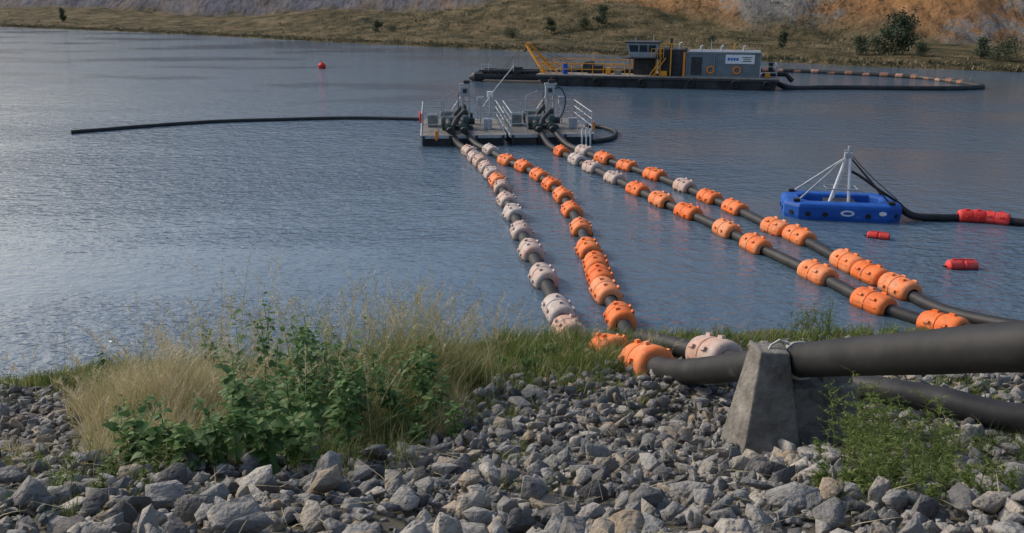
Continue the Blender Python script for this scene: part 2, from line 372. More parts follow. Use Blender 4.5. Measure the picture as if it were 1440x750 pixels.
def leaves(P,D_,Nn,L,W,rnd):
    u=np.array([0,.18,.45,.75,1.0]); wd=np.array([.06,.42,.5,.3,.02]); dr=np.array([0,.02,-.02,-.10,-.22])
    Sd=np.cross(D_,Nn); Sd/=np.linalg.norm(Sd,axis=1)[:,None]+1e-9; n=len(P); Vl=[]
    for i in range(5):
        c=P+D_*(L*u[i])[:,None]+Nn*(L*dr[i])[:,None]
        e=Nn*(W*wd[i]*.25)[:,None]
        Vl+= [c-Sd*(W*wd[i])[:,None]+e, c, c+Sd*(W*wd[i])[:,None]+e]
    V=np.stack(Vl,1).reshape(-1,3)
    f=np.array([[3*i+a,3*i+a+1,3*i+a+4,3*i+a+3] for i in range(4) for a in(0,1)])
    F=(f[None]+(np.arange(n)*15)[:,None,None]).reshape(-1,4)
    return V,F,np.repeat(rnd,15)
def weeds(name,patches,lsize=.085):
    Vs=[];Fs=[];Rs=[];o=0
    for cx,cy,rx,ry,n,h0,h1 in patches:
        for _ in range(n):
            a=random.uniform(0,6.283); q=math.sqrt(random.random()); x=cx+math.cos(a)*q*rx; y=cy+math.sin(a)*q*ry
            H_=random.uniform(h0,h1)*(1-.3*q*q); base=np.array([x,y,float(gz(x,y))])
            stems=[(base,H_,np.array([random.gauss(0,.13),random.gauss(0,.13)])*H_)]
            for k in range(random.randint(1,4)):
                t=random.uniform(.2,.7); hh=H_*random.uniform(.25,.45); an=random.uniform(0,6.283)
                st=stems[0]; p=st[0]+np.array([st[2][0]*t**1.8,st[2][1]*t**1.8,st[1]*t])
                stems.append((p,hh,np.array([math.cos(an),math.sin(an)])*hh*random.uniform(.2,.6)))
            tone=random.uniform(-.15,.15)
            for si,(b0,hh,ln) in enumerate(stems):
                v,f,r,_=blades(b0[None].repeat(2,0),np.full(2,hh),np.stack([ln,ln]),np.full(2,.014 if si==0 else .008),np.full(2,.6),droop=.05,az=np.array([0,1.57]))
                Vs.append(v);Fs.append(f+o);Rs.append(r);o+=len(v)
                nl=int(26 if si==0 else 10); t=np.linspace(.18,1,nl)+RNG.normal(0,.01,nl)
                t=np.clip(t,0,1)
                P=b0+np.stack([ln[0]*t**1.8,ln[1]*t**1.8,hh*(t-.05*t**3)],-1)
                an=np.arange(nl)*2.4+RNG.uniform(-.5,.5,nl)
                el=RNG.uniform(-.65,.35,nl)+t*.4
                D_=np.stack([np.cos(an)*np.cos(el),np.sin(an)*np.cos(el),np.sin(el)],-1)
                up=np.array([0,0,1.])+RNG.normal(0,.3,(nl,3)); Nn=up-D_*np.sum(up*D_,1)[:,None]; Nn/=np.linalg.norm(Nn,axis=1)[:,None]
                L=lsize*RNG.uniform(.6,1.35,nl)*(1.2-.6*t**3); W=L*RNG.uniform(.5,.75,nl)
                P=P+D_*(.02)
                v,f,r=leaves(P,D_,Nn,L,W,np.clip(.2+tone+.45*t+RNG.normal(0,.16,nl),0,1))
                Vs.append(v);Fs.append(f+o);Rs.append(r);o+=len(v)
    return npmesh(name,np.concatenate(Vs),[np.concatenate(Fs)],'leaf',rnd=np.concatenate(Rs))

weeds('broadleaf_weeds',[(-2.2,8.2,.85,.9,21,1.1,1.65),(-1.4,8.8,.6,.9,11,1.0,1.55),(-2.9,9.8,.9,.6,8,1.1,1.6),(-1.9,6.7,.6,.6,15,.7,1.2),(-1.8,5.5,.45,.4,14,.4,.8),(-2.4,5.9,.45,.45,9,.35,.75),(-.8,8.3,.45,.6,6,.4,.9),(-3.4,7.4,.4,.7,5,.4,.8),(-6.5,12.8,1,.6,6,.3,.6),(.9,13.4,1.5,.8,8,.25,.5)])
grass('green_grass',[
 (-2.5,10.8,2.3,1.4,200,30,.9,1.5,.25,.8,.011),
 (-1.3,11.2,.85,1.4,120,34,1.0,1.7,.4,.85,.010),
 (-2.2,8.4,1.5,1.6,110,26,.5,1.15,.15,.75,.010),
 (-1.7,6.2,1.0,.9,50,24,.3,.7,.1,.7,.008),
 (-6.6,14.2,2.8,1.2,260,24,.28,.6,.1,.6,.012),
 (-5.0,12.2,1.8,1.0,120,26,.5,1.0,.3,.85,.012),
 (.6,15.1,2.2,1.6,360,24,.3,.95,.08,.6,.013),
 (1.0,13.2,1.5,1.2,200,24,.25,.75,.08,.62,.012),
 (.2,11.9,1.7,1.1,130,22,.15,.6,.08,.65,.010),
 (2.6,15.6,1.4,1.4,150,24,.3,.6,.1,.55,.013),
 (3.0,12.4,1.4,.8,70,22,.15,.45,.1,.6,.012),
 (7.4,12.7,2.6,1.0,220,24,.2,.55,.1,.5,.012),
 (6.0,16.2,4.2,1.1,240,22,.2,.65,.1,.6,.013),
 (4.8,10.6,1.6,.7,70,20,.15,.45,.12,.55,.010),
 (6.5,9.6,1.4,.8,50,20,.12,.35,.12,.55,.009),
 (-3.1,6.0,1.0,.8,46,20,.15,.5,.1,.65,.008),
 (-2.5,4.7,.8,.8,50,20,.1,.28,.1,.5,.006),
 (-7.5,11.4,1.2,.8,24,20,.15,.4,.2,.7,.008),
 (.15,5.2,.25,.35,12,22,.12,.3,.1,.4,.006),
 (-.1,7.2,.35,.8,18,18,.1,.35,.1,.55,.007),
 (-.3,9.6,.8,1.0,44,18,.1,.5,.1,.6,.008),
 (1.5,10.0,1.2,1.0,34,18,.08,.3,.1,.6,.008),
 (2.4,5.2,.9,.7,44,20,.1,.3,.1,.5,.006),
 (1.6,4.3,.5,.5,16,18,.08,.2,.1,.4,.005),
 (4.6,7.2,1.1,1.1,80,20,.12,.42,.12,.55,.008)])
grass('dry_grass',[
 (-3.4,8.4,.85,1.2,140,38,.9,1.5,.70,1,.008),
 (-4.1,9.9,1.3,.9,120,32,.7,1.2,.65,1,.009),
 (-1.2,9.2,.7,1.2,70,30,.5,1.2,.6,.95,.008),
 (-2.8,6.6,.7,.9,70,28,.4,.9,.65,1,.007),
 (-4.9,7.2,.9,.8,30,20,.2,.5,.6,.95,.008),
 (2.75,7.15,.6,.25,46,46,.12,.28,.78,1,.006),
 (3.5,6.6,.5,.3,16,30,.06,.15,.7,1,.006),
 (.8,14.2,2,1.5,70,22,.3,.7,.7,1,.01),
 (-6.0,15.0,3,.5,60,20,.3,.7,.7,1,.01)])
seedgrass('seeding_grass',[(-2.4,10.6,2.4,1.6,260,1.3,2.1,.5,.9),(-1.2,11.0,.9,1.3,140,1.3,2.0,.55,.9),(-3.5,8.8,1.0,1.3,120,.9,1.6,.75,1),(-2.0,7.6,.9,1,30,1.0,1.5,.7,1),(-6,13,2.5,1.5,50,.6,1.2,.6,.95),(-2.7,9.7,.8,.6,9,2.2,2.9,.6,.9),(.8,14,2,1.5,60,.5,.95,.5,.9)])
def feathery(name,patches):
    Vs=[];Fs=[];Rs=[];o=0
    for cx,cy,rx,ry,n,h0,h1 in patches:
        for _ in range(n):
            a=random.uniform(0,6.283); q=math.sqrt(random.random()); x=cx+math.cos(a)*q*rx; y=cy+math.sin(a)*q*ry
            H_=random.uniform(h0,h1)*(1-.4*q*q); b0=np.array([x,y,float(gz(x,y))]); ln=np.array([random.gauss(0,.16),random.gauss(0,.16)])*H_
            v,f,r,_=blades(b0[None].repeat(2,0),np.full(2,H_),np.stack([ln,ln]),np.full(2,.01),np.full(2,.45),droop=.05,az=np.array([0,1.57]))
            Vs.append(v);Fs.append(f+o);Rs.append(r);o+=len(v)
            k=18; t=RNG.uniform(.12,1,k); P=b0+np.stack([ln[0]*t**1.8,ln[1]*t**1.8,H_*(t-.05*t**3)],-1)
            an=RNG.uniform(0,6.283,k); l=H_*RNG.uniform(.12,.3,k)*(1.2-t*.7)
            bl=np.stack([np.cos(an)*l,np.sin(an)*l],-1); bh=l*RNG.uniform(.3,.9,k)
            v,f,r,_=blades(P,bh,bl,np.full(k,.006),np.full(k,.4),droop=.1,seg=3); Vs.append(v);Fs.append(f+o);Rs.append(r);o+=len(v)
            kk=9; tt=np.tile(np.linspace(.25,1,kk),k); Q=np.repeat(P,kk,0)+np.stack([np.repeat(bl[:,0],kk)*tt**1.8,np.repeat(bl[:,1],kk)*tt**1.8,np.repeat(bh,kk)*(tt-.1*tt**3)],-1)
            m_=len(Q); an=RNG.uniform(0,6.283,m_); l=RNG.uniform(.02,.055,m_)
            v,f,r,_=blades(Q,RNG.uniform(0,.03,m_),np.stack([np.cos(an)*l,np.sin(an)*l],-1),np.full(m_,.011),np.clip(RNG.normal(.34,.14,m_),0,1),droop=.3,seg=2); Vs.append(v);Fs.append(f+o);Rs.append(r);o+=len(v)
    return npmesh(name,np.concatenate(Vs),[np.concatenate(Fs)],'grass',rnd=np.concatenate(Rs))
feathery('feathery_weeds',[(2.6,5.3,.5,.5,34,.35,.85),(2.95,6.7,.5,.4,12,.5,1.1),(2.3,4.4,.6,.4,30,.15,.5),(4.3,6.6,.8,.6,16,.2,.45),(6.3,17.2,.6,.35,24,.5,1.0),(-2.5,5.0,.5,.5,16,.1,.35)])
n=900; x=RNG.uniform(-6,6,n); y=RNG.uniform(3,12.5,n); an=RNG.uniform(0,6.283,n); l=RNG.uniform(.08,.35,n)
v,f,r,_=blades(np.stack([x,y,gz(x,y)+.13],-1),RNG.uniform(-.03,.06,n),np.stack([np.cos(an)*l,np.sin(an)*l],-1),RNG.uniform(.004,.009,n),RNG.uniform(.7,1,n),seg=3)
npmesh('dry_straw_litter',v,[f],'grass',rnd=r)

# ---------------------------------------------------------------- trees on the far shore
def tree(name,x,t,h,w,nl=1700):
    y=float(np.interp(x,FX,FY))+t; z=farz(x,t)-.1; e=empty(name,(x,y,z)); mb=MB()
    lean=random.uniform(-.1,.1)*h
    tr=[(lean*(k/5)**2,0,h*.75*k/5) for k in range(6)]
    mb.path(tr,[.045*h*(1-.8*k/5)*.6 for k in range(6)],'bark',seg=7)
    cl=[]
    for k in range(random.randint(11,15)):
        tt=random.uniform(.08,.95); p=Vector((lean*tt*tt,0,h*.75*tt)); an=random.uniform(0,6.283); l=w*.5*random.uniform(.35,1)*(1.15-tt*.6)
        q=p+Vector((math.cos(an)*l,math.sin(an)*l,h*random.uniform(.05,.22)))
        mb.path([p,(p+q)/2+Vector((0,0,-.03*h)),q],[.012*h,.008*h,.003*h],'bark',seg=5)
        cl.append((q,w*random.uniform(.15,.26))); cl.append(((p+q)/2,w*.18))
    cl.append((Vector((lean,0,h*.85)),w*.2))
    mb.obj('trunk',e,smooth=True)
    per=nl//len(cl); P=[];rn=[]
    for c,r in cl:
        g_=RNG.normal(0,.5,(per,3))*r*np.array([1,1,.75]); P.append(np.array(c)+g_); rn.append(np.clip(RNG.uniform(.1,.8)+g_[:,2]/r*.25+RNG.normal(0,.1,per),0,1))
    P=np.concatenate(P); rn=np.concatenate(rn); n=len(P); s=h*.03*RNG.uniform(.6,1.5,n)
    D_=RNG.normal(size=(n,3)); D_/=np.linalg.norm(D_,axis=1)[:,None]; U=np.cross(D_,RNG.normal(size=(n,3))); U/=np.linalg.norm(U,axis=1)[:,None]
    V=np.stack([P-D_*s[:,None],P+U*(s*.6)[:,None],P+D_*s[:,None],P-U*(s*.6)[:,None]],1).reshape(-1,3)
    F=(np.array([[0,1,2,3]])+(np.arange(n)*4)[:,None])
    npmesh('crown',V,[F],'treeleaf',rnd=np.repeat(rn,4),parent=e)
def tx(px,dist): return (px-720)/1290*dist
for px,dist,h,w in [(1262,104,5.2,5.2),(1245,105,3.4,4.4),(1208,106,2.6,2.4),(1102,118,2.6,1.8),(1420,96,2.6,4.0),(846,150,3.6,3.4),(822,150,2.2,2.6),(775,152,3.0,2.0),(718,150,2.0,3.0),(532,172,2.6,2.2),(552,172,1.4,2.8),(1385,100,2.6,2.0),(90,250,4.2,2.8),(1300,101,1.8,2.4),(1000,128,1.4,2.0)]:
    x=tx(px,dist); t=dist-float(np.interp(x,FX,FY)); tree('tree',x,max(t,3),h,w)
n=9000; x=RNG.uniform(-210,110,n); t=np.abs(RNG.normal(0,16,n))+.8; t[:3500]=RNG.uniform(.3,2.0,3500)
t[6500:]=RNG.uniform(15,60,2500); x[6500:]=RNG.uniform(-40,50,2500)
y=np.interp(x,FX,FY)+t; xi=np.searchsorted(xs,x).clip(0,len(xs)-1); ti=np.searchsorted(ts,t).clip(0,len(ts)-1); z=Zt[ti,xi]-.15
sz=RNG.uniform(.25,.6,n); sz[3500:]*=RNG.uniform(.4,1.3,n-3500)
nb=7; bx=np.repeat(x,nb)+RNG.normal(0,.3,n*nb); by=np.repeat(y,nb)+RNG.normal(0,.3,n*nb); bz=np.repeat(z,nb); hh=np.repeat(sz,nb)*RNG.uniform(.5,1.1,n*nb)
an=RNG.uniform(0,6.283,n*nb); ln=np.stack([np.cos(an),np.sin(an)],-1)*(hh*.5)[:,None]
v,f,r,_=blades(np.stack([bx,by,bz],-1),hh,ln,np.full(n*nb,.13),np.clip(np.repeat(RNG.uniform(0,.95,n),nb)+RNG.normal(0,.08,n*nb),0,1),seg=2)
npmesh('shore_scrub',v,[f],'scrub',rnd=r)

# ---------------------------------------------------------------- floats
def float_mesh(name,var):
    seg=28; q=1.12
    xr=[(-.49,.16),(-.488,.225),(-.465,.275),(-.42,.305),(-.36,.318),(-.27,.322),(-.13,.322),(-.03,.322),(-.018,.306),(.018,.306),(.03,.322),(.13,.322),(.27,.322),(.36,.318),(.42,.305),(.465,.275),(.488,.225),(.49,.16)]
    bm=bmesh.new(); rings=[]
    for x,r in xr:
        rings.append([bm.verts.new((x*q,r*math.cos(2*math.pi*k/seg),r*math.sin(2*math.pi*k/seg))) for k in range(seg)])
    pock=[]
    for i in range(len(xr)-1):
        for k in range(seg):
            f=bm.faces.new((rings[i][k],rings[i+1][k],rings[i+1][(k+1)%seg],rings[i][(k+1)%seg])); f.smooth=True
            if i in (5,11) and (k+var)%5==1: pock.append(f)
    bmesh.ops.inset_individual(bm,faces=pock,thickness=.012,depth=0)
    bmesh.ops.inset_individual(bm,faces=pock,thickness=.006,depth=-.05)
    bm.normal_update()
    me=bpy.data.meshes.new(name); 
    for sy in(-1,1):
        vs=bmesh.ops.create_cube(bm,size=1)['verts']
        for v_ in vs: v_.co=Vector((v_.co.x*.78,sy*.322+v_.co.y*.03,v_.co.z*.03))
    bmesh.ops.recalc_face_normals(bm,faces=bm.faces[:])
    bm.to_mesh(me); bm.free(); me.polygons.foreach_set('use_smooth',[True]*len(me.polygons)); me.set_sharp_from_angle(angle=R(38)); return me
FM={}
for k in('orange','faded','red','rust'):
    for v_ in range(3):
        me=float_mesh('float_'+k,v_*2); me.materials.append(M[k]); FM[(k,v_)]=me
def put_float(parent,p,tan,kind,scale=1.0,i=0):
    o=bpy.data.objects.new('float_%d'%i,FM[(kind,random.randrange(3))]); col.objects.link(o); o.parent=parent
    q=Vector(tan).to_track_quat('X','Z'); o.rotation_mode='QUATERNION'
    o.rotation_quaternion=q@Quaternion((1,0,0),random.uniform(-.35,.35))@Quaternion((0,0,1),random.uniform(-.06,.06))
    o.location=Vector(p)+Vector((0,0,random.uniform(-.04,.02))); o.scale=(scale*random.uniform(.90,1.04),scale,scale)
def line(name,ctrl,r,floats,kinds,fs=1.0):
    e=empty(name); path=catmull(ctrl,10); mb=MB(); mb.path(path,r,'pipe',seg=20); mb.obj('pipe',e,smooth=True)
    for i,p in enumerate(floats):
        p=Vector(p); j=min(range(len(path)),key=lambda k:(path[k]-p).length); a_=path[max(j-1,0)]; b_=path[min(j+1,len(path)-1)]
        put_float(e,path[j],b_-a_,kinds(i),fs,i+1)
    return e
def z3(L,z=.12): return [(x,y,z) for x,y in L]
A=z3([(-2.01,41.65),(-1.68,40.07),(-1.38,38.78),(-1.09,37.4),(-.82,35.96),(-.56,34.47),(-.38,33.23),(-.18,30.99),(.07,28.91),(.29,26.54),(.55,24.28),(.82,21.8),(1.07,19.29),(1.23,17.92)])
B=z3([(-1.01,41.85),(-.22,39.14),(.52,37.57),(1.13,35.65),(1.54,33.64),(1.86,31.58),(2.03,29.43),(2.16,26.98),(2.2,24.51),(2.27,22.94),(2.28,21.8),(2.3,20.6),(2.45,18.81)])
C=z3([(2.34,41.44),(2.91,39.14),(3.43,37.4),(4.11,35.05),(4.74,32.84),(5.31,30.87),(5.94,29.12),(6.68,26.72),(7.12,24.97),(7.98,22.11),(8.55,19.84),(9.49,18.3)])
Dd=z3([(3.42,41.65),(4.15,39.51),(4.95,37.74),(5.82,35.66),(6.61,33.37),(7.16,31.46),(7.67,29.75),(8.30,26.99),(8.69,25.94),(9.14,23.08),(9.35,22.04),(9.61,20.9)])
fa=[(1.68,14.1,1.22),(2.04,12.45,1.72)]
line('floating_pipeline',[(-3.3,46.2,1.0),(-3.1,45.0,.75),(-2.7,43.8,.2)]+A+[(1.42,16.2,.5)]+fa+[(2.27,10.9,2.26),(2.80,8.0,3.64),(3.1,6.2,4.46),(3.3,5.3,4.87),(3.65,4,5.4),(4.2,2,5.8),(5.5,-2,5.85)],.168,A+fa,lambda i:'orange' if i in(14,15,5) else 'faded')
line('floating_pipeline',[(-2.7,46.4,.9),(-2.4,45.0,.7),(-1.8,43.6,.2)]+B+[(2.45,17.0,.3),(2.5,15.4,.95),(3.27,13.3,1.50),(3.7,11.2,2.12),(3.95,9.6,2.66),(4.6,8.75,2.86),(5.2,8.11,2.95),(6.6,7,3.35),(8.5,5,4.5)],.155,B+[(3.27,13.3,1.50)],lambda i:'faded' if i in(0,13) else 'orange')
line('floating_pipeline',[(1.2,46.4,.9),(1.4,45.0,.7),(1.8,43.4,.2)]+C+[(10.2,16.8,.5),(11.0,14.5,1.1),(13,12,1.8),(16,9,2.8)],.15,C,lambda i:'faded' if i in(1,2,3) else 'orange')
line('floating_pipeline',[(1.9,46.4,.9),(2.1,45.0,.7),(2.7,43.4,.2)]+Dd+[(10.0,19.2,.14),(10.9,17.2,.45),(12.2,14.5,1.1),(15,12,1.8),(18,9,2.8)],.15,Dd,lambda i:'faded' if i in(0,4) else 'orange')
line('suction_pipeline',[(12.95,28.9,.35),(13.3,28.6,.15),(14.1,28.5,.12),(15.5,28.4,.12),(17.5,27.3,.12),(22,26,.12),(30,24,.12)],.12,[(15.1,28.45,.12),(15.85,28.3,.12)],lambda i:'red',.8)
e=empty('floating_boom'); mb=MB(); mb.path(catmull(z3([(-24.1,48.5),(-22.6,49.6),(-21.1,50.8),(-17.7,52.9),(-13.8,53.9),(-9.6,54.6),(-5.5,54.0)],.06),8),.13,'pipe',seg=12); mb.obj('hose',e,smooth=True)
e=empty('floating_boom'); mb=MB(); mb.path(catmull(z3([(3.6,50.9),(4.3,50.7),(5.2,50.2),(5.65,48.3),(5.1,46.0),(4.1,45.0)],.1),8),.11,'pipe',seg=12); mb.obj('hose',e,smooth=True)
L=z3([(21.3,74.6),(22.6,73.6),(25,73.4),(27.8,73.4),(32.2,72.9),(35.7,72.8),(38.6,74),(38.9,76.5),(38.7,79.3),(37.9,82.9),(36.2,85.2),(33.1,87.7),(29.8,90.3),(25.8,92),(21,93)],.13); L[0]=(20.9,75,.9)
pth=catmull(L,10); fl=[]; acc=0
for i in range(1,len(pth)):
    acc+=(pth[i]-pth[i-1]).length
    if pth[i].y>78 and acc>1.3: fl.append(pth[i]); acc=0
line('floating_pipeline',L,.22,fl,lambda i:'rust',.75)

# ---------------------------------------------------------------- red marker floats
def buoy(name,loc,rz,s):
    e=empty(name,loc,rz); mb=MB()
    prof=[(-.5,.05),(-.49,.16),(-.44,.22),(-.2,.24),(-.06,.24),(-.03,.20),(.03,.20),(.06,.24),(.2,.24),(.44,.22),(.49,.16),(.5,.05)]
    mb.path([(x*s,0,.05*s) for x,r in prof],[r*s for x,r in prof],'red',seg=18)
    mb.box((0,0,.05*s+.24*s),(.7*s,.05*s,.05*s),'red'); mb.path([(-.5*s,0,.05*s),(-.62*s,0,.06*s)],.03*s,'rubber',seg=8)
    mb.obj('body',e,smooth=True)
buoy('red_marker_float',(11.24,26.31,0),-.5,.66); buoy('red_marker_float',(12.25,23.14,0),0,.82)
e=empty('red_buoy',(-20.33,97.0,0)); mb=MB(); mb.path([(0,0,z) for z in(-.2,-.1,.1,.35,.5,.6,.62,.8)],[.2,.32,.42,.4,.25,.1,.05,.05],'red',seg=16); mb.obj('body',e,smooth=True)

# ---------------------------------------------------------------- concrete pipe support
e=empty('concrete_pipe_support')
mb=MB(); mb.hexa([(2.02,8.05,2.45),(2.12,7.42,2.45),(2.80,7.50,2.45),(2.86,8.25,2.45)],[(2.33,8.1,3.80),(2.36,7.82,3.80),(2.64,7.82,3.78),(2.66,8.12,3.78)],'concrete'); 
o=mb.obj('cheek_1',e,bevel=.018)
mb=MB(); mb.hexa([(2.75,7.72,2.3),(3.42,7.85,2.3),(3.40,8.4,2.3),(2.75,8.3,2.3)],[(2.70,7.80,3.42),(3.38,7.92,3.40),(3.36,8.3,3.40),(2.70,8.2,3.42)],'concrete'); mb.obj('base',e,bevel=.018)
mb=MB(); mb.hexa([(3.03,7.98,3.38),(3.36,8.0,3.38),(3.34,8.27,3.38),(3.03,8.22,3.38)],[(3.06,8.0,3.76),(3.26,8.02,3.76),(3.25,8.22,3.76),(3.06,8.2,3.76)],'concrete'); mb.obj('cheek_2',e,bevel=.015)
mb=MB(); 
pc=Vector((2.80,8.0,3.64)); td=Vector((.14,-.9,.42)).normalized(); sd=td.cross(Vector((0,0,1))).normalized(); w=sd.cross(td)
for off_ in(-.03,.02):
    mb.path([pc+td*off_+(sd*math.cos(a_)+w*math.sin(a_))*.178 for a_ in np.linspace(0,6.283,25)],.013,'rope',seg=6,cap=False)
mb.path([pc+Vector((-.12,0,.17)),pc+Vector((-.22,-.02,.22)),pc+Vector((-.3,-.03,.17)),pc+Vector((-.36,-.1,.12))],.013,'rope',seg=6)
mb.obj('rope_lashing',e,smooth=True)

# ---------------------------------------------------------------- blue float with frame
e=empty('blue_intake_pontoon',(11.15,29.55,0),R(-11))
def octo(wx,wy,ch,z): 
    a_,b_=wx/2,wy/2; return [(-a_+ch,-b_,z),(a_-ch,-b_,z),(a_,-b_+ch,z),(a_,b_-ch,z),(a_-ch,b_,z),(-a_+ch,b_,z),(-a_,b_-ch,z),(-a_,-b_+ch,z)]
mb=MB(); ringsd=[octo(3.4,1.9,.38,-.25),octo(3.65,2.15,.42,-.1),octo(3.75,2.25,.44,.12),octo(3.75,2.25,.44,.42),octo(3.67,2.17,.42,.52),octo(3.45,1.95,.38,.56),octo(2.75,1.3,.3,.56),octo(2.65,1.2,.28,.52),octo(2.6,1.15,.27,.2)]
vs=[p for r in ringsd for p in r]; fs=[]
for i in range(len(ringsd)-1):
    for k in range(8): fs.append((i*8+k,i*8+(k+1)%8,(i+1)*8+(k+1)%8,(i+1)*8+k))
fs.append(tuple(len(vs)-8+k for k in range(8))); fs.append(tuple(range(8))[::-1])
mb.add(vs,fs,'blue'); mb.obj('hull',e,bevel=.04)
mb=MB()
def disc(mb,c,nrm,rx,ry,mat,th=.03):
    nrm=Vector(nrm).normalized(); s_=Vector((0,0,1)).cross(nrm).normalized(); c=Vector(c); u_=Vector((0,0,1)); vs=[]
    for q in(0,th):
        for k in range(20): an=2*math.pi*k/20; vs.append(c+s_*math.cos(an)*rx+u_*math.sin(an)*ry+nrm*q)
    mb.add(vs,[tuple(20+k for k in range(20)),tuple(range(20))[::-1]]+[(k,(k+1)%20,20+(k+1)%20,20+k) for k in range(20)],mat)
for x in(-1.15,-.6,.75): disc(mb,(x,-1.12,.2),(0,-1,0),.09,.08,'rubber')
for sx in(-1,1):
    c=Vector((sx*(1.875-.22),-1.125+.22,.2)); nn=Vector((sx,-1,0)).normalized(); disc(mb,c-nn*.005,nn,.08,.08,'rubber')
    disc(mb,(sx*1.87,-.25,.2),(sx,0,0),.08,.08,'rubber'); disc(mb,(sx*1.87,.3,.2),(sx,0,0),.08,.08,'rubber')
disc(mb,(.1,-1.12,.27),(0,-1,0),.22,.10,'white',.012); disc(mb,(.1,-1.131,.27),(0,-1,0),.14,.05,'bluep',.01)
disc(mb,(1.2,-1.12,.3),(0,-1,0),.12,.07,'white',.012)
mb.obj('ports_and_decals',e,smooth=True)
mb=MB(); ap=Vector((.15,.1,2.1))
for x,y in((-1.5,-.8),(1.5,-.8),(1.5,.8),(-1.5,.8)): mb.path([(x,y,.53),ap+Vector((x*.03,y*.03,-.15))],.028,'galv' if x<0 else 'rubber',seg=8); mb.box((x,y,.60),(.2,.2,.08),'rubber')
for dx,dy in((-.35,-.25),(.2,-.35),(.3,.3),(-.2,.3)): mb.path([(dx*1.2,dy,.25),ap+Vector((dx*.25,dy*.25,-.2))],.05,'white',seg=8)
mb.box(ap+Vector((0,0,-.12)),(.26,.2,.2),'galv'); mb.path([ap,ap+Vector((0,0,.2))],.05,'galv',seg=8); mb.path([ap+Vector((-.15,0,.05)),ap+Vector((.15,0,.05))],.03,'galv',seg=8)
mb.path([(.5,-.3,.9),(.5,.4,.9),(-.5,.4,.9),(-.5,-.3,.9),(.5,-.3,.9)],.025,'galv',seg=6)
mb.box((0,0,.33),(1.0,.8,.26),'charcoal')
mb.path([(-1.4,-.7,.62),(-.9,-.5,1.0),ap],.012,'rope',seg=5)
mb.obj('lifting_frame',e,smooth=True)
mb=MB(); mb.path(catmull([(.2,.1,1.5),(.6,.0,1.3),(1.2,-.2,.9),(1.85,-.3,.5),(2.15,-.3,.2)],8),.045,'rubber',seg=10); mb.path(catmull([ap,(.9,0,1.35),(1.8,-.2,.6)],6),.014,'rubber',seg=5); mb.obj('hose',e,smooth=True)

